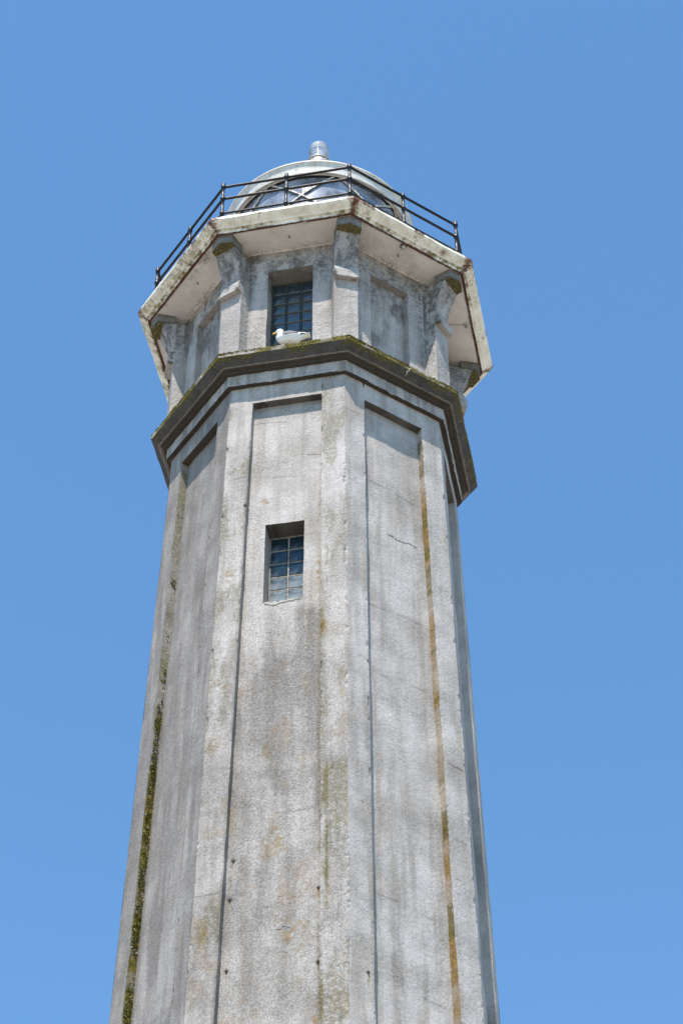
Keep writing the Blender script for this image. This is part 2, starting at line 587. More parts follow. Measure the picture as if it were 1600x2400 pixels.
def shaft_mask(V, K, U, Z, R):
    N = len(V)
    M = np.zeros((N, 4))
    c = 2.2525 + .0224 * (25.014 - Z)
    pw = c * S8 - .347
    uz = np.stack([U + K * 7.3, np.zeros(N), Z], 1)
    st = fbm(uz * np.array([1, 1, .10]), 7, 3, 4)           # vertical streaks
    st2 = fbm(uz * np.array([1, 1, .22]), 13, 5, 3)
    bl = fbm(uz, 1.6, 8, 4)
    sp = fbm(uz, 9, 12, 3)
    f0, f1, f2, f3 = (K == 0), (K == 1), (K == 2), (K == 3)
    pan = (R == 1)
    # exposed aggregate
    ag = np.where(f1, .50 + .45 * sst(.40, .62, bl), np.where(f2, .20 + .28 * sst(.45, .65, bl), .12 + .15 * bl))
    ag = ag + np.where(f1 & pan, .42 * sst(21.6, 19.8, Z), 0) + np.where(f1 & (U > pw), .25 * sst(23.5, 20.5, Z), 0)
    ag = ag - np.where(f1 & (Z > 22.3), .22, 0)
    M[:, 3] = ag
    # grime, with painted shade on recess soffits and the front left reveal
    g = .16 * sst(.50, .70, st) + .14 * sst(.52, .72, bl)
    uw = sst(-.42, -.12, U) * sst(.66, .30, U) * sst(20.60, 20.25, Z) * sst(17.2, 19.6, Z)
    g += np.where(f1, .46 * uw * (.30 + .70 * sst(.38, .64, st * .6 + st2 * .4)) * (.55 + .6 * sst(.05, .30, U) - .35 * sst(.14, .02, np.abs(U + .02)) * sst(19.2, 20.0, Z)), 0)
    g += np.where(f1 & pan, .36 * sst(20.5, 19.4, Z) * sst(13.5, 17.6, Z) * (.35 + .65 * sst(.38, .62, bl * .35 + st * .45 + sp * .2)), 0)
    g += np.where(f1 & pan, .55 * sst(.05, .0, pw - U) * (.4 + st2), 0)
    g += np.where(f1, .12 * sst(20.6, 18.5, Z), 0) + np.where(f1 & (R == 0), .14 * sst(.42, .62, st2) * sst(24, 19, Z), 0)
    g += np.where(f1 & (R == 0), .40 * sst(.05, .0, -pw - U) * sst(.4, .6, st) * (U < 0), 0)
    g += np.where(f0, .20 * sst(.42, .66, st) + .40, 0)
    g += np.where(f0 & (R != 2), .55 * sst(.10, .0, np.abs(U + pw)) * sst(.35, .6, st2), 0)
    g += np.where(f2, .14 * sst(.52, .70, fbm(np.stack([U + Z * .45, U * 0, Z - U * .3], 1), 2.2, 44, 4)), 0)
    g += np.where(f3 & (np.abs(U + pw) < .12), .55 * sst(19.5, 16.5, Z) * sst(.35, .55, st2), 0)
    g += np.where(R == 5, .80, 0) + np.where(R == 7, .85, 0)  # stained soffits, deepened in colour for their recess shade
    g += np.where((R == 2) & f1, .35, 0)  # shaded left reveal also darkened in the colour
    g += np.where((R == 1) & (Z > ZP - .10), .25 * sp, 0)
    lift = np.floor((Z + .03 * np.sin(U * 3 + K)) / .61).astype(int)
    g += .13 * ((np.sin(lift * 12.9898 + K * 78.233) * 43758.5453) % 1.0) * (R <= 1) * sst(.30, .55, bl)
    # faint pour joints between the lifts of concrete
    for i, zj in enumerate(np.arange(12.1, 24.6, 1.22)):
        zz = zj + .03 * np.sin(U * 5 + i) + .02 * (sp - .5)
        g += .42 * sst(.022, .004, np.abs(Z - zz)) * sst(.50, .62, fbm(uz, 3.5, 100 + i, 3)) * (R <= 1)
        M[:, 3] += .30 * sst(.0, .25, Z - zz) * sst(.6, .25, Z - zz) * sst(.45, .6, fbm(uz, 1.1, 130 + i, 2)) * (R <= 1)
    M[:, 0] = np.minimum(g, np.where((R == 5) | (R == 7), .93, .60))
    # moss: left face's left reveal, ochre on the front pilaster
    mo = np.where(f0 & (R == 2), (.42 + .42 * sst(22.5, 16, Z)) * (.65 + .7 * sst(.40, .6, fbm(uz, 2.2, 93, 3))), 0)
    mo += np.where(f0 & (R != 2), .55 * sst(.012, .002, np.abs(U + pw)) * sst(.34, .54, st2), 0)
    mo += np.where(f1 & (U > pw - .06) & (U < pw + .10), .34 * sst(.42, .60, st) * sst(24.6, 22, Z), 0)
    mo += np.where(f1 & (R == 0), .42 * sst(.48, .66, fbm(uz * np.array([1, 1, .3]), 5, 71, 4)), 0)
    M[:, 1] = mo + np.where(f2 & (R == 3), .72 * sst(.46, .62, fbm(uz * np.array([1, 1, .6]), 4.5, 95, 3)), 0)
    # rust: right face's right reveal and scattered orange lichen
    ru = np.where(f2 & (R == 3), (.52 + .60 * sst(.42, .62, fbm(uz * np.array([1, 1, .6]), 2.6, 91, 3))) * sst(24.3, 23.6, Z), 0)
    ru += np.where(f2 & (R != 3), .75 * sst(.020, .0, np.abs(U - pw)) * sst(.42, .58, st2) * sst(24.2, 22.5, Z), 0)
    ru += np.where(f2 & (R == 1), .24 * sst(.24, .0, pw - U) * sst(.46, .62, fbm(uz, 3, 61, 3)) * sst(20, 17, Z), 0)
    for (k, u0, z0, a, b) in ((1, .59, 19.94, .05, .14), (1, .50, 21.15, .06, .34), (1, -.745, 19.14, .08, .18), (1, -.741, 21.106, .09, .22),
                              (1, .64, 18.4, .05, .2), (1, -.30, 22.62, .12, .09), (1, .25, 15.1, .22, .35), (1, .05, 16.6, .18, .3), (1, -.76, 15.2, .05, .2),
                              (1, .66, 15.6, .07, .3), (1, .54, 13.9, .08, .25), (1, -.1, 18.0, .1, .2)):
        d = ((U - u0) / a) ** 2 + ((Z - z0) / b) ** 2
        ru += np.where(K == k, .70 * np.exp(-d) * sst(.34, .60, sp), 0)
    ru += np.where(f1, .34 * sst(.54, .68, fbm(uz * np.array([1, 1, .7]), 4.2, 77, 4)) * sst(23.0, 18.5, Z), 0)
    ru += np.where(f2 | f0, .16 * sst(.54, .70, fbm(uz * np.array([1, 1, .4]), 3.2, 78, 4)) * sst(23.0, 17.5, Z), 0)
    for (k, u0, z0) in ANCH:
        d = np.abs(U - u0 + .012 * np.sin(9 * Z))
        ru += np.where((K == k) & (Z < z0) & (R <= 1), .75 * sst(.020, .004, d) * sst(z0 - .30, z0 - .03, Z), 0)
        M[:, 0] += np.where((K == k) & (R <= 1), .6 * sst(.045, .015, np.hypot(U - u0, Z - z0)), 0)
    M[:, 2] = ru
    return M


mb = MB()
for k in (0, 1, 2, 3):
    shaft_face(mb, k, .017, ZB, [ZB, 20.62, 22.137, ZP, ZT])
V, K, U, Z, R = mb.arrays()
M = shaft_mask(V, K, U, Z, R)
P = displace(V)
# worn arrises
c = circ(Z)
ed = np.minimum(np.abs(np.abs(U) - c * S8), np.where(R == 0, np.abs(np.abs(U) - (c * S8 - .347)), 9))
ch = sst(.035, 0, ed) * sst(.55, .80, fbm(V, 6, 51, 3)) * .030
outer = ((K == 0) & (U < -c * S8 + .06)) | ((K == 3) & (U > c * S8 - .06))
ch[outer] = 0
rad = V[:, :2] / np.linalg.norm(V[:, :2], axis=1)[:, None]
P[:, :2] -= rad * ch[:, None]
# ragged lower lip of the window opening
lip = (K == 1) & (R == 1) & (np.abs(U) < .29) & (np.abs(Z - 20.62) < .02)
P[lip, 2] += (fbm(V[lip], 14, 81, 3) - .5) * .09
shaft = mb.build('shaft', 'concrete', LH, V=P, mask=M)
mb = MB()
for k in (4, 5, 6, 7):
    shaft_face(mb, k, .12, ZB, [ZB, ZP, ZT])
for k in range(8):
    shaft_face(mb, k, .30, -ZO, [-ZO, ZB])
V, K, U, Z, R = mb.arrays()
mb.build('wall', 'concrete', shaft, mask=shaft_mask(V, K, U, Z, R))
# plinth at the foot
mb = MB()
for k in range(8):
    for (ra, za, rb, zb) in ((3.25, -ZO - .2, 3.25, -ZO + .55), (3.25, -ZO + .55, 3.12, -ZO + .68), (3.12, -ZO + .68, 2.7, -ZO + .68)):
        a = np.linspace(-1, 1, 12)[None, :]
        rr = np.array([[ra], [rb]])
        mb.fgrid(k, a * rr * S8, np.array([[za], [zb]]), rr * C8, 0)
V, K, U, Z, R = mb.arrays()
mb.build('plinth', 'concrete', LH, mask=np.tile([.25, .1, .05, .4], (len(V), 1)))


# anchors: rusty bolt sockets
for (k, u, z) in ANCH:
    n, tt = fvec(k)
    ap = circ(z) * C8 - (PD if abs(u) < circ(z) * S8 - .347 else 0)
    c0 = u * tt + (ap - .005) * n + np.array([0, 0, z])
    mb = MB()
    mb.tube(c0, c0 + n * .016, .014, 9)
    mb.tube(c0 + n * .016, c0 + n * .026, .008, 6)
    mb.build('anchor_bolt', 'dark_metal', shaft)


def ribbon(name, k, pts, ap_fn, w, mat, parent, proud=.007):
    """thin wandering crack or filler line on a face"""
    n, tt = fvec(k)
    pts = np.array(pts, float)
    t0 = np.linspace(0, 1, len(pts))
    t1 = np.linspace(0, 1, 26)
    u = np.interp(t1, t0, pts[:, 0])
    z = np.interp(t1, t0, pts[:, 1])
    q = np.stack([u, z, z * 0], 1)
    j = (vnoise(q, 17, 5) - .5) * .05 + (vnoise(q, 48, 6) - .5) * .025
    ww = w * np.clip(1.9 * vnoise(q, 15, 9) - .35, .02, 1.4) * np.sin(np.linspace(.15, math.pi - .15, 26)) ** .5
    d = np.stack([np.gradient(u), np.gradient(z)], 1)
    d /= np.linalg.norm(d, axis=1)[:, None]
    nx, nz = -d[:, 1], d[:, 0]
    u, z = u + nx * j, z + nz * j
    mb = MB()
    rows = []
    for s_, h in ((-1, -.004), (-.4, proud), (.4, proud), (1, -.004)):
        uu, zz = u + nx * ww * s_, z + nz * ww * s_
        rows.append(uu[:, None] * tt + (np.array([ap_fn(a) for a in zz]) + h)[:, None] * n + zz[:, None] * np.array([0, 0, 1.]))
    mb.pgrid(np.stack(rows))
    return mb.build(name, mat, parent)


apil = lambda z: circ(z) * C8
apan = lambda z: circ(z) * C8 - PD
ribbon('crack', 2, [(-.10, 22.17), (.06, 22.13), (.14, 22.15), (.28, 22.17), (.42, 22.16)], apan, .0022, 'crack_dark', shaft, .005)
ribbon('crack', 2, [(.62, 18.3), (.74, 18.2), (.87, 18.22)], apil, .0028, 'crack_dark', shaft, .005)
ribbon('crack', 2, [(.66, 16.4), (.78, 16.35), (.90, 16.33)], apil, .0028, 'crack_dark', shaft, .005)
ribbon('crack', 2, [(.30, 13.95), (.45, 13.98), (.56, 13.9)], apan, .0030, 'crack_dark', shaft, .005)
ribbon('crack', 0, [(.50, 16.52), (.58, 16.60), (.63, 16.58), (.72, 16.70), (.80, 16.70)], apan, .0030, 'crack_dark', shaft, .005)
ribbon('crack', 1, [(.05, 15.2), (.16, 15.24), (.22, 15.22)], apan, .0030, 'crack_dark', shaft, .005)
ribbon('crack', 1, [(.30, 23.5), (.46, 23.46), (.52, 23.5)], apan, .0026, 'crack_dark', shaft, .005)
ribbon('mortar_patch', 1, [(-.25, 20.60), (-.1, 20.55), (.1, 20.60), (.25, 20.62)], apan, .035, 'filler', shaft, .008)
ribbon('mortar_patch', 1, [(.0, 19.05), (.2, 19.0), (.45, 19.08)], apan, .010, 'filler', shaft, .005)


# glass block windows
def block_mesh(w, h, dpt):
    b = .014
    V, Q = [], []
    for y, i in ((dpt, 0), (.012, 0), (0, b)):
        for (sx, sz) in ((-1, -1), (1, -1), (1, 1), (-1, 1)):
            V.append((sx * (w / 2 - i), y, sz * (h / 2 - i)))
    V.append((0, -.004, 0))
    for r in (0, 4):
        for j in range(4):
            Q.append((r + j, r + (j + 1) % 4, r + 4 + (j + 1) % 4, r + 4 + j))
    for j in range(4):
        Q.append((8 + j, 8 + (j + 1) % 4, 12))
    me = bpy.data.meshes.new('glass_block')
    me.from_pydata(V, [], Q)
    me.update()
    return me


def window(k, u0, u1, z0, z1, ap, cols, rows, jm, gm, label):
    n, tt = fvec(k)
    me = block_mesh((u1 - u0) / cols - .020, (z1 - z0) / rows - .020, .07)
    me.materials.append(MAT[gm])
    mb = MB()
    cw, rh = (u1 - u0) / cols, (z1 - z0) / rows
    Mx = np.stack([tt, -n, np.array([0, 0, 1.])], 1)
    for i in range(cols + 1):
        w = .021 if 0 < i < cols else .045
        uu = u0 + i * cw + (0 if 0 < i < cols else (.012 if i == 0 else -.012))
        mb.box(uu * tt + (ap - .045) * n + np.array([0, 0, (z0 + z1) / 2]), w, .08, z1 - z0 + .02, Mx)
    for j in range(rows + 1):
        h = .021 if 0 < j < rows else .04
        mb.box((u0 + u1) / 2 * tt + (ap - .047) * n + np.array([0, 0, z0 + j * rh]), u1 - u0 - .005, .08, h, Mx)
    wd = mb.build('window', jm, LH)
    wd['label'] = label
    rot = Matrix((tuple(tt), tuple(-n), (0, 0, 1))).transposed().to_4x4()
    for i in range(cols):
        for j in range(rows):
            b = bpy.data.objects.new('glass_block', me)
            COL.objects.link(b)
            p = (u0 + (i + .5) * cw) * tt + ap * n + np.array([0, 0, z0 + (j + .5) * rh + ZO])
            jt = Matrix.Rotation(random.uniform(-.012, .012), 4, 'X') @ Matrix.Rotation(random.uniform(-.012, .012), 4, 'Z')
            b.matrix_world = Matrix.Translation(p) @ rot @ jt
            b.color = (max(0., (.95 if j < 3 else .25) - .08 * j + random.uniform(-.2, .2)), 0, 0, 1)   # dusty tone, with sunlit lower rows painted paler than shaded upper ones
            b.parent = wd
    return wd


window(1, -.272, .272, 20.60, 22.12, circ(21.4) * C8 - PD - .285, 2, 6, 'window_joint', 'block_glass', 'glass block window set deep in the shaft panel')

# ------------------------------------------------------------------ cornice under the upper room
# ------------------------------------------------------------------ (profile from the bottom: circumradius, height, zone)
PROF = [(2.20, 25.05, 0), (2.338, 25.045, 1), (2.338, 25.265, 2), (2.395, 25.272, 3), (2.40, 25.305, 3), (2.49, 25.322, 3), (2.605, 25.452, 4), (2.605, 25.545, 5),
        (2.575, 25.565, 5), (2.10, 25.66, 6)]


def sweep(mb, prof, d, faces, dz=None):
    for k in faces:
        dd = d if k in (0, 1, 2, 3) else .1
        for (r0, z0, a), (r1, z1, b) in zip(prof[:-1], prof[1:]):
            L = math.hypot(r1 - r0, z1 - z0)
            n = max(2, int(L / dd) + 1)
            s = np.linspace(0, 1, n)[:, None]
            rr, zz = r0 + (r1 - r0) * s, z0 + (z1 - z0) * s
            nu = int(2 * 2.6 * S8 / dd) + 1
            a_ = np.linspace(-1, 1, nu)[None, :]
            mb.fgrid(k, a_ * rr * S8, zz + 0 * a_, rr * C8 + 0 * a_, b)


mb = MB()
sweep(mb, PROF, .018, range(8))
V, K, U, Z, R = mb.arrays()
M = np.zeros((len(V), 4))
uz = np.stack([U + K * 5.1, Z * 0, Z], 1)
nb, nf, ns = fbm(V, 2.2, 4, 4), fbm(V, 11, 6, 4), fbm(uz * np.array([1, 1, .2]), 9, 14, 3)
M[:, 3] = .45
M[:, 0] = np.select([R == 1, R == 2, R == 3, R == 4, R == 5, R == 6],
                    [.92 + .1 * nf, .12 + .40 * sst(.46, .66, ns), .97 - .42 * sst(.006, .001, np.abs(Z - 25.3215)) + 0 * nf, .86 + .14 * nf, .08 + .50 * sst(.48, .66, nf), .3 + 0 * nf])  # soffit zones painted dark for shade; sloped face is stained
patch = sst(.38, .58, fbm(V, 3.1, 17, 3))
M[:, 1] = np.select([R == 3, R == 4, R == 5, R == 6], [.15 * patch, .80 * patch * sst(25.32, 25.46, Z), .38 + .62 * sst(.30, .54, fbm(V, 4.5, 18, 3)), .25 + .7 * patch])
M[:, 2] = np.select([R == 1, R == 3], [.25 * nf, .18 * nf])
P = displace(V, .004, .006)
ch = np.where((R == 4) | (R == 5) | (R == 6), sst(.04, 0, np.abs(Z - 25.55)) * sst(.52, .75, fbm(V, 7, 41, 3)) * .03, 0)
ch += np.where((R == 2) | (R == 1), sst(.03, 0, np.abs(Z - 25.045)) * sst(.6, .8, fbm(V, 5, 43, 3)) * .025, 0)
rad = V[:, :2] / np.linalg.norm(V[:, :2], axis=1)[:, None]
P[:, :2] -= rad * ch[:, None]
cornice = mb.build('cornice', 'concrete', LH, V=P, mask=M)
cornice['label'] = 'dark stained stepped cornice with moss along its upper lip'
# filled crack across the cornice face
ribbon('mortar_patch', 2, [(.115, 25.49), (.09, 25.44), (.085, 25.38), (.06, 25.34)], lambda z: (2.605 - max(0, (25.452 - z)) * .88) * C8, .012, 'filler', cornice, .012)

# ------------------------------------------------------------------ upper room (drum)
DA = 2.07                                  # apothem of its walls
NI = (-.36, .36, 25.58, 27.785)
ZS = 28.262                                # underside of the gallery
mb = MB()
for k in range(8):
    d = .018 if k in (0, 1, 2, 3) else .1
    zs = np.concatenate([seg(NI[2], NI[3], d), seg(NI[3], ZS + .03, d)[1:]])
    Zc = zs[:, None]
    hw = DA * T8
    lin = lambda a, b: np.linspace(a, b, max(2, int(abs(b - a) / d) + 1))[None, :]
    mb.fgrid(k, lin(-hw, NI[0]), Zc, DA, 0)
    mb.fgrid(k, lin(NI[1], hw), Zc, DA, 0)
    hi = zs >= NI[3] - 1e-6
    mb.fgrid(k, lin(NI[0], NI[1]), Zc[hi], DA, 4)
    lo = zs <= NI[3] + 1e-6
    dep = .33 if k == 1 else .115
    mb.fgrid(k, NI[0], Zc[lo], lin(DA, DA - dep), 2)
    mb.fgrid(k, NI[1], Zc[lo], lin(DA - dep, DA), 3)
    mb.fgrid(k, lin(NI[0], NI[1]), NI[3], lin(DA - dep, DA).T, 5)
    if k != 1:
        mb.fgrid(k, lin(NI[0], NI[1]), Zc[lo], DA - dep, 1)
V, K, U, Z, R = mb.arrays()
M = np.zeros((len(V), 4))
uz = np.stack([U + K * 5.1, Z * 0, Z], 1)
st, nf = fbm(uz * np.array([1, 1, .25]), 6, 24, 4), fbm(V, 9, 26, 4)
M[:, 3] = .40 + .3 * sst(27.0, 26.0, Z)
nq = fbm(V, 26, 28, 3)
g = .14 * sst(.45, .65, st) + .66 * sst(26.6, 28.0, Z) * sst(.36, .62, st * .35 + nf * .25 + nq * .4)
g += .66 * sst(.44, .74, np.abs(U)) * sst(.34, .64, st * .6 + nq * .4) * sst(25.7, 26.4, Z) * np.where((K == 2) & (U > 0), 1.25, .55)
g += np.where(R == 5, .16, 0) + np.where((R == 1), .40 * sst(.46, .62, fbm(uz * np.array([1, 1, .5]), 4, 33, 4)), 0)
g += np.where((R == 1) & (K == 2), .3 * sst(.10, .0, .36 - U), 0)
g = np.where(R == 5, np.where(K == 1, .46, .24) + .15 * nf, g)  # niche soffits deepened in colour for their shade
M[:, 0] = np.minimum(g, .75)
M[:, 1] = .30 * sst(.50, .68, nf) * sst(26.3, 25.7, Z) + np.where(R == 2, .12, 0)
M[:, 2] = .38 * sst(.55, .7, fbm(V, 5, 36, 3)) * sst(26.4, 25.9, Z)
drum = mb.build('upper_room', 'concrete', LH, V=displace(V, .0035, .005), mask=M)
window(1, -.355, .355, 25.60, 27.76, DA - .285, 3, 9, 'window_joint_dark', 'block_glass_dark', 'tall dark glass block window above the cornice')
ribbon('crack', 1, [(-.02, 27.95), (.02, 27.98), (.06, 27.95)], lambda z: DA, .01, 'crack_dark', drum, .004)

# ------------------------------------------------------------------ corner piers that flare into brackets
HWP = .187
CUR = [(2.392, 27.40), (2.395, 27.47), (2.402, 27.55), (2.418, 27.64), (2.442, 27.72), (2.475, 27.80), (2.512, 27.88), (2.548, 27.96), (2.575, 28.03), (2.588, 28.075)]


def radial_prism(mb, k, prof, back, hw, d=.03, bevel=0):
    """prof: (R,z) front outline bottom to top; solid back to R=back, half width hw"""
    e, tt = cvec(k)
    pts = []
    for (a, b) in zip(prof[:-1], prof[1:]):
        n = max(1, int(math.hypot(b[0] - a[0], b[1] - a[1]) / d))
        for i in range(n):
            pts.append((a[0] + (b[0] - a[0]) * i / n, a[1] + (b[1] - a[1]) * i / n))
    pts.append(prof[-1])
    pts = np.array(pts)
    s = np.linspace(-hw, hw, max(2, int(2 * hw / d) + 1))
    zz = np.array([0, 0, 1.])
    F = pts[:, None, 0, None] * e + s[None, :, None] * tt + pts[:, None, 1, None] * zz
    mb.pgrid(F, k, np.broadcast_to(s[None, :], F.shape[:2]).copy(), 0)
    nb = max(2, int((prof[0][0] - back) / d) + 1)
    for sg in (-1, 1):
        w = np.linspace(0, 1, nb)
        rr = back + (pts[:, 0][:, None] - back) * w[None, :]
        if sg > 0:
            rr = rr[:, ::-1]
        G = rr[..., None] * e + sg * hw * tt + (pts[:, 1][:, None] + 0 * rr)[..., None] * zz
        mb.pgrid(G, k, np.full(G.shape[:2], sg * hw), 1 if sg < 0 else 2)
    for (r, z, rv) in ((pts[0, 0], pts[0, 1], 3), (pts[-1, 0], pts[-1, 1], 4)):
        rr = np.linspace(back, r, nb)
        G = rr[:, None, None] * e + s[None, :, None] * tt + z * zz
        mb.pgrid(G, k, None, rv)


def pier_mask(V, K, kind, R=0):
    M = np.zeros((len(V), 4))
    Z = V[:, 2]
    st, nf = fbm(V * np.array([1, 1, .25]), 7, 54, 4), fbm(V, 10, 56, 4)
    M[:, 3] = .5
    right = (K == 3) | (K == 2)
    if kind == 'pier':
        nq = fbm(V, 30, 59, 3)
        run = fbm(V * np.array([1, 1, .12]), 14, 60, 3)
        mixn = nf * .2 + nq * .35 + run * .45
        M[:, 0] = .08 + .62 * sst(26.9, 27.8, Z) * sst(.34, .64, mixn)
        M[:, 0] += np.where((K == 3) & (R == 1), .75, .10) * sst(.36, .60, mixn) * sst(25.9, 26.6, Z)
        M[:, 0] += np.where((K == 1) | (K == 0), .10, 0)
        M[:, 0] = np.minimum(M[:, 0], .78)
        M[:, 1] = .30 * sst(.52, .68, nf) * sst(26.5, 25.8, Z)
        M[:, 2] = .30 * sst(.55, .70, fbm(V, 6, 58, 3)) * sst(26.3, 25.9, Z)
    elif kind == 'band':
        M[:, 0] = .05 + .75 * sst(.52, .62, nf)
    else:
        M[:, 0] = np.where(Z < 28.10, .70, .35 + .4 * nf)
        M[:, 1] = np.where(Z < 28.08, .75, .15)
    return M


for k in range(8):
    d = .022 if k < 5 else .06
    mb = MB()
    radial_prism(mb, k, [(2.37, 25.55), (2.37, 27.14), (2.385, 27.38)] + CUR, 1.95, HWP, d)
    V, K, U, Z, R = mb.arrays()
    pr = mb.build('bracket_pier', 'concrete', LH, V=displace(V, .003, .004), mask=pier_mask(V, K, 'pier', R))
    mb = MB()
    radial_prism(mb, k, [(2.462, 27.125), (2.465, 27.275), (2.398, 27.425)], 2.30, HWP + .004, d)
    V, K, U, Z, R = mb.arrays()
    mb.build('band', 'concrete', pr, V=displace(V, .003, .004), mask=pier_mask(V, K, 'band'))
    # block under the gallery edge, its front follows the octagon corner
    mb = MB()
    e, tt = cvec(k)
    hw = HWP + .006
    out = []
    n = 15
    for s in np.linspace(-hw, hw, n):
        out.append((2.765 - abs(s) * T8, s))
    out = np.array(out)
    zs = np.linspace(28.066, ZS + .01, 10)
    zz = np.array([0, 0, 1.])
    G = out[None, :, 0, None] * e + out[None, :, 1, None] * tt + zs[:, None, None] * zz
    mb.pgrid(G, k, None, 0)
    w = np.linspace(0, 1, 9)[:, None]
    rr = 2.40 + (out[None, :, 0] - 2.40) * w
    G = rr[..., None] * e + (out[None, :, 1] + 0 * rr)[..., None] * tt + zs[0] * zz
    mb.pgrid(G, k, None, 3)
    for sg in (0, -1):
        r1, s1 = out[sg]
        rr = np.linspace(2.40, r1, 9)[None, :]
        G = (rr + 0 * zs[:, None])[..., None] * e + s1 * tt + (zs[:, None] + 0 * rr)[..., None] * zz
        mb.pgrid(G, k, None, 1)
    V, K, U, Z, R = mb.arrays()
    mb.build('bracket_block', 'old_concrete', pr, V=displace(V, .003, .003), mask=pier_mask(V, K, 'block'))

# ------------------------------------------------------------------ gallery
mb = MB()
zt = 28.452
for k in range(8):
    for (r0, z0, r1, z1) in ((2.80, ZS + .055, 2.80, zt - .02), (2.80, zt - .02, 1.2, zt + .01), (1.0, ZS + .055, 2.80, ZS + .055)):
        rr = np.linspace(r0, r1, 6)[:, None]
        a_ = np.linspace(-1, 1, 9)[None, :]
        mb.fgrid(k, a_ * rr * S8, np.linspace(z0, z1, 6)[:, None] + 0 * a_, rr * C8 + 0 * a_, 0)
V = mb.arrays()[0]
gal = mb.build('gallery', 'concrete', LH, mask=np.tile([.1, 0, 0, .2], (len(V), 1)))
gal['label'] = 'octagonal gallery slab with pale soffit and rust-streaked cream edge'
for k in range(8):
    mb = MB()
    rr = np.linspace(2.0, 2.80, 32 if k < 4 else 9)[:, None]
    a_ = np.linspace(-1, 1, 80 if k < 4 else 13)[None, :]
    mb.fgrid(k, a_ * (rr * S8 - .004), ZS + 0 * rr + 0 * a_, rr * C8 + 0 * a_)
    mb.fgrid(k, a_ * (2.8 * S8 - .004), np.array([[ZS], [ZS + .05]]) + 0 * a_, 2.8 * C8 + 0 * a_)
    # cove moulding where the soffit meets the wall
    cz = np.array([ZS - .016, ZS - .015, ZS - .006, ZS + .001])[:, None]
    cn = np.array([DA - .01, DA + .008, DA + .014, DA + .016])[:, None]
    mb.fgrid(k, a_ * .66, cz + 0 * a_, cn + 0 * a_)
    V, K, U, Z, R = mb.arrays()
    nv, tv = fvec(k)
    nd = V @ nv
    M = np.zeros((len(V), 4))
    n1_, n2_ = fbm(V, 3, 141, 4), fbm(V, 8, 143, 4)
    M[:, 0] = .55 * sst(.16, .0, nd - DA) * sst(.38, .62, n1_ * .5 + n2_ * .5) + .30 * sst(.16, .02, nd * T8 - np.abs(U)) * sst(.4, .6, n2_)
    M[:, 0] += .22 * sst(.48, .66, n1_)
    if k == 0:
        M[:, 0] += .95 * np.exp(-(((U - .45) / .42) ** 2 + ((nd - 2.50) / .07) ** 2)) * sst(.36, .56, n2_)
    M[:, 1] = .75 * sst(.10, .0, 2.587 - nd) * sst(.42, .62, n1_ * .4 + n2_ * .6)
    mb.build('soffit_panel', 'soffit_paint', gal, V=displace(V, .0005, .004, 20, 2), mask=M)

FP = [(2.775, 28.300, 1), (2.778, 28.250, 1), (2.822, 28.238, 1), (2.832, 28.300, 2), (2.872, 28.308, 2), (2.885, 28.330, 3), (2.960, 28.375, 3), (2.995, 28.405, 3), (3.003, 28.415, 4), (3.003, 28.468, 4),
      (2.990, 28.474, 5), (2.76, 28.470, 5)]
for k in range(8):
    mb = MB()
    dd = .018 if k < 4 else .05
    for (r0, z0, a), (r1, z1, b) in zip(FP[:-1], FP[1:]):
        n = max(2, int(math.hypot(r1 - r0, z1 - z0) / dd) + 1)
        s = np.linspace(0, 1, n)[:, None]
        rr, zz = r0 + (r1 - r0) * s, z0 + (z1 - z0) * s
        a_ = np.linspace(-1, 1, int(2.3 / dd))[None, :]
        mb.fgrid(k, a_ * (rr * S8 - .003), zz + 0 * a_, rr * C8 + 0 * a_, b)
    V, K, U, Z, R = mb.arrays()
    M = np.zeros((len(V), 4))
    uz = np.stack([U + K * 5.1, Z * 0, Z], 1)
    hwk = 2.9 * S8
    e = np.abs(np.abs(U) - hwk)
    nl = fbm(uz * np.array([1, 1, .6]), 3.2, 64, 4)
    M[:, 0] = .17 + .48 * sst(.14, .0, e) + .62 * sst(28.268, 28.245, Z) + .38 * sst(.46, .70, nl) + np.where((R == 4), .20, 0) + (.06 if k in (7, 0) else 0)
    M[:, 1] = (1.15 if k in (7, 0) else .50) * sst(.34, .60, fbm(uz, 4, 66, 3)) * np.where(R == 2, 2.0, np.where(R == 4, .25, .6))
    M[:, 2] = np.where(R == 1, .65 * sst(.34, .52, fbm(uz, 5, 68, 3)) * sst(28.30, 28.24, Z), 0) + .55 * sst(.022, .008, np.abs(np.abs(U) - ((3.003 - (28.47 - Z) * 1.0) * S8)))
    if k == 2:
        d2 = ((U - .62) / .045) ** 2 + ((Z - 28.36) / .03) ** 2
        M[:, 2] += .9 * np.exp(-d2)
        M[:, 0] += .30 * np.exp(-(((U + 1.05) / .12) ** 2))
    P = displace(V, .0015, .006, 30, 3)
    bite = sst(.60, .78, fbm(uz, 8, 70, 3)) * np.where(R == 5, 0, 1) * sst(28.44, 28.47, Z)
    P[:, 2] -= .018 * bite
    f = mb.build('fascia', 'cream_paint', gal, V=P, mask=M)

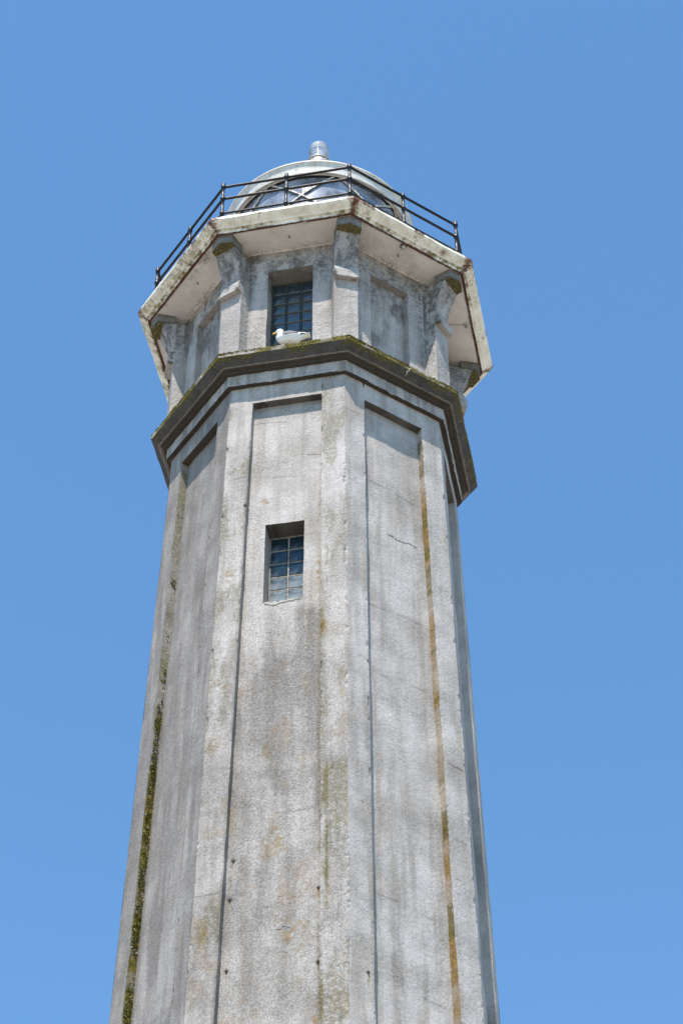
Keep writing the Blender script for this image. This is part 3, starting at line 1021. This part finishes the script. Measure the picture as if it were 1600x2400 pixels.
# bulkhead lamps and conduit on the soffit
for (x, y, k, cond) in ((1.350, -2.132, 2, None), (2.452, -.523, 3, (1.98, -.515))):
    mb = MB()
    mb.lathe([(0, ZS + .002), (.052, ZS + .002), (.052, ZS - .022), (.042, ZS - .028), (.035, ZS - .028)], 18, (x, y, 0))
    lf = mb.build('lamp_fitting', 'dark_metal' if k == 2 else 'white_paint', gal, mask=None)
    mb = MB()
    mb.lathe([(.036, ZS - .026), (.038, ZS - .045), (.030, ZS - .066), (.014, ZS - .078), (0, ZS - .080)], 18, (x, y, 0))
    mb.build('lamp_bulb', 'filler', lf, smooth=True)
    if cond:
        mb = MB()
        mb.tube((cond[0], cond[1], ZS - .012), (x - .05, y, ZS - .012), .011, 8)
        mb.build('conduit', 'white_paint', lf)
# old hanger hooks in the soffit
for (k, u, n_) in ((1, .02, 2.35), (2, .0, 2.33), (0, .06, 2.36)):
    n, tt = fvec(k)
    c0 = u * tt + n_ * n + np.array([0, 0, ZS])
    mb = MB()
    mb.tube(c0 + np.array([0, 0, .01]), c0 + np.array([.006, 0, -.045]), .009, 6)
    mb.tube(c0 + np.array([.006, 0, -.04]), c0 + np.array([.022, -.01, -.052]), .007, 6)
    mb.build('hook', 'dark_metal', gal)

# ------------------------------------------------------------------ railing
RR = 2.735
Z0R, Z1R, Z2R = 28.885, 29.275, 29.590


def rail_pt(k, f, z):
    a, b = cvec(k)[0] * RR, cvec(k + 1)[0] * RR
    q = a + (b - a) * f
    return np.array([q[0], q[1], z])


mb = MB()
for k in range(8):
    mb.tube(rail_pt(k, 0, Z0R), rail_pt(k, 1, Z0R), .019, 10, False)
railing = mb.build('railing', 'railing_iron', LH, smooth=True)
railing['label'] = 'black iron pipe railing around the gallery'


def tube_mesh(name, L, r):
    mb = MB()
    n = 24
    th = np.linspace(0, 2 * math.pi, 12, endpoint=False)
    zz = np.concatenate([[0, .02, .021], np.linspace(.06, L - .06, n), [L - .021, L - .02, L]])
    rr = np.full(len(zz), r)
    rr[:2] = r * 1.35
    rr[-2:] = r * 1.35
    P = np.array([[[x * math.cos(t), x * math.sin(t), z] for t in th] for x, z in zip(rr, zz)])
    P[..., :2] += (vnoise(P.reshape(-1, 3), 9, 3).reshape(P.shape[:2])[..., None] - .5) * .004
    mb.pgrid(P, closed=True)
    o = mb.build(name, 'railing_iron', None, V=mb.arrays()[0] - np.array([0, 0, ZO]), smooth=True)
    me = o.data
    bpy.data.objects.remove(o)
    return me


side = 2 * RR * S8
rail_me = tube_mesh('rail', side / 2 - .02, .0225)
post_prof = [(.0, 0), (.060, 0), (.060, .018), (.034, .026), (.028, .05), (.0265, Z0R - zt - .035), (.038, Z0R - zt - .028), (.040, Z0R - zt), (.038, Z0R - zt + .028), (.0265, Z0R - zt + .036),
             (.026, Z1R - zt - .045), (.037, Z1R - zt - .036), (.040, Z1R - zt), (.037, Z1R - zt + .036), (.026, Z1R - zt + .045),
             (.025, Z2R - zt - .05), (.036, Z2R - zt - .04), (.041, Z2R - zt), (.034, Z2R - zt + .034), (.024, Z2R - zt + .040), (.031, Z2R - zt + .058), (.028, Z2R - zt + .080), (.014, Z2R - zt + .094), (0, Z2R - zt + .097)]
mb = MB()
mb.lathe(post_prof, 14)
po = mb.build('post', 'railing_iron', None, V=mb.arrays()[0] - np.array([0, 0, ZO]), smooth=True)
post_me = po.data
bpy.data.objects.remove(po)
for k in range(8):
    for f in (0, .5):
        p = rail_pt(k, f, zt + ZO)
        o = bpy.data.objects.new('post', post_me)
        COL.objects.link(o)
        o.location = p
        o.rotation_euler = (random.uniform(-.008, .008), random.uniform(-.008, .008), random.uniform(0, 6))
        o.parent = railing
        for z in (Z1R, Z2R):
            a, b = Vector(rail_pt(k, f, z + ZO)), Vector(rail_pt(k, f + .5, z + ZO))
            d = (b - a).normalized()
            r = bpy.data.objects.new('rail', rail_me)
            COL.objects.link(r)
            r.matrix_world = Matrix.Translation(a + d * .01) @ d.to_track_quat('Z', 'Y').to_matrix().to_4x4()
            r.parent = railing

# ------------------------------------------------------------------ lantern
GR, GZ0, GZ1 = 1.498, 28.80, 30.985
mb = MB()
mb.lathe([(1.50, zt - .01), (1.54, zt), (1.54, 28.53), (1.515, 28.56), (1.515, 28.74), (1.55, 28.76), (1.55, 28.80), (1.47, 28.81), (1.40, 28.80), (1.40, zt)], 96)
V = mb.arrays()[0]
lan = mb.build('lantern', 'white_paint', LH, mask=np.tile([.2, .2, 0, 0], (len(V), 1)))
lan['label'] = 'round glass lantern with diagonal glazing bars and white roof'
for i in range(8):
    mb = MB()
    a0 = R_(-11.2) + i * math.pi / 4
    th = np.linspace(a0, a0 + math.pi / 4, 13)
    P = np.array([[[GR * math.sin(x), -GR * math.cos(x), z] for x in th] for z in np.linspace(GZ0, GZ1, 5)])
    mb.pgrid(P)
    mb.build('glass_pane', 'lantern_glass', lan, smooth=True)
DZ = .0245 * 180 / math.pi                 # rise per radian of the helical bars


def bar(a0, sgn):
    """flat riveted helical bar passing (a0, z=30.45)"""
    zs = np.linspace(GZ0 - .01, GZ1 + .01, 40)
    th = a0 + sgn * (zs - 30.45) / DZ
    off = .013
    mb, md = MB(), MB()
    rows = []
    for (s_, r) in ((-1, 1.500), (-1, 1.530), (1, 1.530), (1, 1.500)):
        tt = th + s_ * off / 1.5 * .72
        zz = zs - s_ * sgn * off * .72
        rows.append(np.stack([r * np.sin(tt), -r * np.cos(tt), zz], 1))
    mb.pgrid(np.stack(rows))
    b = mb.build('glazing_bar', 'white_paint', lan, mask=np.tile([.34, .35, 0, 0], (len(mb.arrays()[0]), 1)))
    rows = []
    for (s_, r) in ((-1, 1.485), (-1, 1.512), (1, 1.512), (1, 1.485)):
        tt = th + s_ * (off + .010) / 1.5 * .72
        zz = zs - s_ * sgn * (off + .010) * .72
        rows.append(np.stack([r * np.sin(tt), -r * np.cos(tt), zz], 1))
    md.pgrid(np.stack(rows))
    md.build('gasket', 'dark_rubber', b)
    # rivets
    mr = MB()
    for z in np.arange(GZ0 + .06, GZ1, .11):
        a = a0 + sgn * (z - 30.45) / DZ
        c0 = np.array([1.53 * math.sin(a), -1.53 * math.cos(a), z])
        n = np.array([math.sin(a), -math.cos(a), 0])
        mr.tube(c0 - n * .004, c0 + n * .007, .009, 6)
    rv = mr.build('rivet', 'dark_metal', b)
    rv['kind'] = 'stuff'


for i in range(8):
    bar(R_(-11.2) + i * math.pi / 4, 1)
    bar(R_(-11.2) + i * math.pi / 4, -1)
mb = MB()
mb.lathe([(1.48, 30.93), (1.522, 30.932), (1.522, 30.985), (1.48, 30.99)], 120)
mb.build('seal_ring', 'dark_rubber', lan)
# eave ring and roof
prof = [(1.47, 30.965), (1.532, 30.968), (1.536, 30.950), (1.572, 30.948), (1.574, 30.975), (1.588, 30.976), (1.592, 30.935), (1.612, 30.938), (1.617, 30.985), (1.625, 31.05), (1.642, 31.12), (1.658, 31.165),
        (1.672, 31.168), (1.672, 31.196), (1.655, 31.205), (1.60, 31.235), (1.45, 31.40), (1.2, 31.72), (.9, 32.06), (.6, 32.32), (.36, 32.47), (.30, 32.50)]
mb = MB()
mb.lathe(prof, 144)
V = mb.arrays()[0]
M = np.zeros((len(V), 4))
nn = fbm(V, 5, 87, 4)
M[:, 0] = .12 + .4 * sst(.5, .68, nn)
M[:, 1] = .32 * sst(.40, .6, fbm(V, 7, 88, 3))
roof = mb.build('roof', 'white_paint', lan, mask=M)
mb = MB()
mb.lathe([(.31, 32.45), (.30, 32.55), (.24, 32.60), (.20, 32.70), (.20, 32.98), (.24, 33.02), (.24, 33.07), (0, 33.07)], 40)
mb.build('vent_pipe', 'grey_metal', lan)
# room inside: deck, ceiling, old lens pedestal
mb = MB()
mb.lathe([(0, zt + .012), (1.45, zt + .012)], 48)
mb.build('lantern_floor', 'grey_metal', lan)
mb = MB()
mb.lathe([(1.475, 30.97), (1.3, 31.10), (.8, 31.5), (0, 31.7)], 64)
mb.build('ceiling', 'beacon_grey', lan, smooth=True)
mb = MB()
mb.lathe([(.45, zt), (.45, 28.6), (.16, 28.7), (.14, 29.6), (.30, 29.66), (.30, 29.72), (0, 29.72)], 28)
mb.build('pedestal', 'dark_metal', lan)

# beacon on the roof
BX = -.012
mb = MB()
mb.lathe([(0, 33.06), (.225, 33.06), (.245, 33.09), (.248, 33.25), (.238, 33.285), (.214, 33.33), (.206, 33.375), (.224, 33.385), (.224, 33.41), (.205, 33.42), (.1, 33.42), (0, 33.42)], 40, (BX, 0, 0))
bea = mb.build('beacon', 'beacon_grey', LH, smooth=False)
bea['label'] = 'clear ribbed beacon lamp on top of the lantern roof'
prof = []
for z in np.linspace(33.39, 33.86, 61):
    f = (z - 33.39) / .47
    prof.append((.186 - .014 * f + .0030 * math.sin(z * 160) + (.006 if abs(z - 33.70) < .012 else 0), z))
for a in np.linspace(0, math.pi / 2, 10)[1:]:
    prof.append((.172 * math.cos(a) ** .6 if a < 1.57 else 0, 33.86 + .095 * math.sin(a)))
mb = MB()
mb.lathe(prof, 48, (BX, 0, 0))
mb.build('globe', 'globe_plastic', bea, smooth=True)
mb = MB()
mb.lathe([(.11, 33.40), (.11, 33.47), (.05, 33.49), (.045, 33.58), (.07, 33.60), (.07, 33.68), (.03, 33.71), (.03, 33.80), (0, 33.81)], 20, (BX, 0, 0))
mb.build('lamp_holder', 'white_paint', bea, mask=np.zeros((len(mb.arrays()[0]), 4)))
for i in range(8):
    a = i * math.pi / 4 + .35
    mb = MB()
    n = np.array([math.sin(a), -math.cos(a), 0])
    c0 = np.array([BX, 0, 33.305]) + n * .214
    mb.tube(c0, c0 + n * .022, .014, 7)
    mb.build('bolt', 'dark_rubber', bea)


# ------------------------------------------------------------------ moss and lichen clumps
def clumps(name, pts, sizes, cols, parent):
    base = np.array([[1, 0, 0], [-1, 0, 0], [0, 1, 0], [0, -1, 0], [0, 0, .8], [0, 0, -.8]], float)
    tri = np.array([[0, 2, 4], [2, 1, 4], [1, 3, 4], [3, 0, 4], [2, 0, 5], [1, 2, 5], [3, 1, 5], [0, 3, 5]])
    n = len(pts)
    V = base[None] * sizes[:, None, None] * rng.uniform(.6, 1.35, (n, 6, 1))
    a = rng.uniform(0, 6.28, n)
    ca, sa = np.cos(a)[:, None], np.sin(a)[:, None]
    V = np.stack([V[..., 0] * ca - V[..., 1] * sa, V[..., 0] * sa + V[..., 1] * ca, V[..., 2]], -1) + pts[:, None, :]
    mb = MB()
    mb.V = [V.reshape(-1, 3)]
    T = (tri[None] + (np.arange(n) * 6)[:, None, None]).reshape(-1, 3)
    mb.T = [tuple(x) for x in T.tolist()]
    mb.n = n * 6
    col = np.repeat(np.concatenate([cols, np.ones((n, 1))], 1), 6, 0)
    o = mb.build(name, 'moss_clump', parent, mask=col)
    o['kind'] = 'stuff'
    return o


PAL = np.array([[.20, .155, .02], [.13, .11, .02], [.075, .075, .018], [.045, .045, .014], [.30, .25, .12], [.52, .50, .43]])
pts, sz, cl = [], [], []
for k in (7, 0, 1, 2, 3):
    n, tt = fvec(k)
    N = 5200
    rr = 2.605 - np.abs(rng.normal(0, .045, N))
    u = rng.uniform(-1, 1, N) * rr * S8
    z = np.where(rr > 2.575, 25.50 + rng.uniform(0, .055, N), 25.565 + (2.575 - rr) * .2)
    q = u[:, None] * tt + (rr * C8)[:, None] * n + z[:, None] * np.array([0, 0, 1.])
    dens = fbm(q, 3.1, 17, 3) + .25 * (vnoise(q, 12, 5) - .5)
    keep = dens > rng.uniform(.40 if k == 1 else .43, .60, N)
    q = q[keep]
    pts.append(q)
    sz.append(rng.uniform(.004, .015, len(q)))
    cl.append(PAL[rng.choice(6, len(q), p=[.30, .28, .18, .08, .10, .06])])
clumps('moss', np.concatenate(pts), np.concatenate(sz), np.concatenate(cl), cornice)
# moss band in the left face's recess
n, tt = fvec(0)
N = 5200
z = rng.uniform(ZB, 24.2, N)
c = circ(z)
pwv = c * S8 - .347
u = -pwv + rng.normal(0, .003, N)
dd = rng.uniform(.022, .098, N)
q = u[:, None] * tt + (c * C8 - dd)[:, None] * n + z[:, None] * np.array([0, 0, 1.])
keep = (fbm(q * np.array([1, 1, .5]), 4, 19, 3) + sst(24, 17, z) * .18) > rng.uniform(.56, .76, N)
clumps('moss', q[keep], rng.uniform(.006, .018, keep.sum()), PAL[rng.choice(6, keep.sum(), p=[.22, .28, .24, .12, .10, .04])], shaft)

# ------------------------------------------------------------------ gull on the cornice
n1, t1 = fvec(1)
GU, GN = .085, 2.275
gz = 25.66 - (GN / C8 - 2.10) * .2 + .002
gpos = GU * t1 + GN * n1 + np.array([0, 0, gz + ZO])
GULL = bpy.data.objects.new('gull', None)
COL.objects.link(GULL)
GULL.location = gpos
fwd = -t1
GULL.rotation_euler = (0, 0, math.atan2(fwd[1], fwd[0]) + R_(4))
GULL['label'] = 'white and grey gull with yellow beak resting on the mossy cornice below the window'
GULL['category'] = 'gull'


def ell(c, r, pitch=0, nu=24, nv=14):
    th = np.linspace(0, 2 * math.pi, nu, endpoint=False)
    ph = np.linspace(.02, math.pi - .02, nv)
    P = np.array([[[math.cos(p), math.sin(p) * math.cos(t_), math.sin(p) * math.sin(t_)] for t_ in th] for p in ph]) * np.array(r)
    cp, sp = math.cos(pitch), math.sin(pitch)
    P = np.stack([P[..., 0] * cp - P[..., 2] * sp, P[..., 1], P[..., 0] * sp + P[..., 2] * cp], -1) + np.array(c)
    return P


def local(mb, name, mat, mask=None, smooth=True, parent=GULL):
    o = mb.build(name, mat, None, V=mb.arrays()[0] - np.array([0, 0, ZO]), mask=mask, smooth=smooth)
    o.parent = parent
    return o


mb = MB()
for e in (ell((.035, 0, .245), (.205, .095, .118), R_(8)), ell((.105, 0, .250), (.118, .092, .118), R_(20)), ell((-.10, 0, .245), (.15, .062, .058), R_(-2)),
          ell((-.20, 0, .258), (.085, .046, .022), R_(-4)), ell((.148, 0, .315), (.062, .062, .085), R_(12)), ell((.165, 0, .365), (.052, .048, .07), R_(5)),
          ell((.180, 0, .405), (.058, .045, .050), R_(-12)), ell((.212, 0, .395), (.040, .028, .028), R_(-14))):
    mb.pgrid(e, closed=True)
    # close the poles
    mb.add(e[0], [tuple(range(24))])
    mb.add(e[-1], [tuple(range(24))[::-1]])
tmp = mb.build('gull_tmp', 'gull_feathers', None, V=mb.arrays()[0] - np.array([0, 0, ZO]))
rm = tmp.modifiers.new('r', 'REMESH')
rm.mode = 'VOXEL'
rm.voxel_size = .007
sm = tmp.modifiers.new('s', 'SMOOTH')
sm.factor = .6
sm.iterations = 7
dg = bpy.context.evaluated_depsgraph_get()
me = bpy.data.meshes.new_from_object(tmp.evaluated_get(dg))
bpy.data.objects.remove(tmp)
me.name = 'body'
co = np.zeros(len(me.vertices) * 3, np.float32)
me.vertices.foreach_get('co', co)
co = co.reshape(-1, 3)
col = np.ones((len(co), 4))
nn = fbm(co, 40, 3, 3)[:, None]
col[:, :3] = np.array([.80, .79, .77]) - .10 * nn
hd = (co[:, 0] > .14) & (co[:, 2] > .34)
col[hd, :3] *= (.80 + .25 * fbm(co[hd], 90, 9, 2))[:, None]
mant = (co[:, 2] > .325) & (co[:, 0] < .085) & (co[:, 0] > -.16)
col[mant, :3] = np.array([.17, .17, .18])
tail = co[:, 0] < -.20
col[tail, :3] = np.array([.72, .69, .55])
at = me.attributes.new('mask', 'FLOAT_COLOR', 'POINT')
at.data.foreach_set('color', col.astype(np.float32).reshape(-1))
me.shade_smooth()
if not me.materials:
    me.materials.append(MAT['gull_feathers'])
body = bpy.data.objects.new('body', me)
COL.objects.link(body)
body.parent = GULL


from mathutils.bvhtree import BVHTree
GB = BVHTree.FromPolygons([tuple(v) for v in co.tolist()], [tuple(p.vertices) for p in me.polygons])


def gy(x, z):
    """half width of the gull's body at (x, z)"""
    h = GB.ray_cast(Vector((x, .4, z)), Vector((0, -1, 0)))
    return max(h[0].y if h[0] is not None else 0, .008)


for sg in (-1, 1):
    # folded wing: a long teardrop shell along the flank
    mb = MB()
    xs = np.linspace(.125, -.285, 40)
    rows = []
    for i, x in enumerate(xs):
        f = i / 39.
        hi = .352 + .018 * math.sin(f * 2.2) - .068 * f ** 1.6 + (-.035 * (1 - f / .12) ** 2 if f < .12 else 0)
        lo = .176 + .045 * f + .055 * f ** 2 + (.055 * (1 - f / .15) ** 2 if f < .15 else 0)
        wy = (.102 * (1 - .12 * (1 - f) ** 2) * (1 - .80 * f ** 1.5))
        lo = min(lo, hi - .004)
        row = []
        for a in np.linspace(0, 1, 12):
            z = hi + (lo - hi) * a
            y = gy(x, z) + .007
            row.append((x, sg * y, z))
        for a in np.linspace(1, 0, 12):
            z = hi + (lo - hi) * a
            y = gy(x, z) - .010
            row.append((x, sg * y, z))
        rows.append(row)
    P = np.array(rows)
    mb.pgrid(P, closed=True)
    V = mb.arrays()[0]
    col = np.ones((len(V), 4))
    fx = (.125 - V[:, 0]) / .41
    a = np.tile(np.concatenate([np.linspace(0, 1, 12), np.linspace(1, 0, 12)]), 40)
    col[:, :3] = np.array([.15, .15, .16]) * (.85 + .3 * fbm(V * np.array([.35, 1, 1]), 60, 5, 2))[:, None]
    col[(a > .86) & (fx < .62), :3] = (.78, .77, .75)
    col[(a > .66) & (a < .88) & (fx > .40) & (fx < .56), :3] = (.07, .07, .075)
    col[(a < .30) & (fx > .02) & (fx < .22), :3] = (.05, .05, .055)  # scapular shadow painted dark on the upper wing
    col[(fx > .60) & (fx < .66), :3] = (.75, .74, .72)
    col[(fx >= .66), :3] = (.018, .018, .02)
    col[(fx > .55) & (a < .25) & (fx < .85), :3] = (.72, .71, .69)
    col[(fx > .96), :3] = (.6, .6, .6)
    local(mb, 'wing', 'gull_feathers', mask=col)
mb = MB()
rows = []
for x, zc, h, w in ((.228, .392, .022, .016), (.250, .387, .019, .012), (.270, .381, .018, .009), (.284, .374, .015, .007), (.292, .364, .007, .004), (.293, .358, .002, .002)):
    rows.append([(x, w * math.cos(a), zc + h * math.sin(a)) for a in np.linspace(0, 2 * math.pi, 12, endpoint=False)])
mb.pgrid(np.array(rows), closed=True)
local(mb, 'beak', 'gull_beak')
for sg in (-1, 1):
    mb = MB()
    mb.pgrid(ell((.203, sg * .0345, .413), (.0075, .005, .0075), 0, 10, 6), closed=True)
    local(mb, 'eye', 'gull_eye')
    mb = MB()
    mb.tube((.03, sg * .035, .0), (.02, sg * .04, .17), .0065, 8)
    for dy in (-.02, 0, .02):
        mb.tube((.03, sg * .035, .006), (.085, sg * .035 + dy * 1.2, .004), .005, 6)
    V = np.array([[.03, sg * .035, .005], [.083, sg * .035 - .024, .003], [.086, sg * .035, .003], [.083, sg * .035 + .024, .003]])
    mb.add(V, [(0, 1, 2), (0, 2, 3)])
    local(mb, 'leg', 'gull_leg')
mb = MB()
rows = []
for x, zc, h, w in ((-.17, .255, .018, .045), (-.23, .258, .012, .050), (-.275, .262, .007, .056), (-.288, .264, .003, .05)):
    rows.append([(x, w * math.cos(a), zc + h * math.sin(a)) for a in np.linspace(0, 2 * math.pi, 16, endpoint=False)])
mb.pgrid(np.array(rows), closed=True)
V = mb.arrays()[0]
col = np.ones((len(V), 4))
col[:, :3] = (.74, .71, .60)
local(mb, 'tail', 'gull_feathers', mask=col)
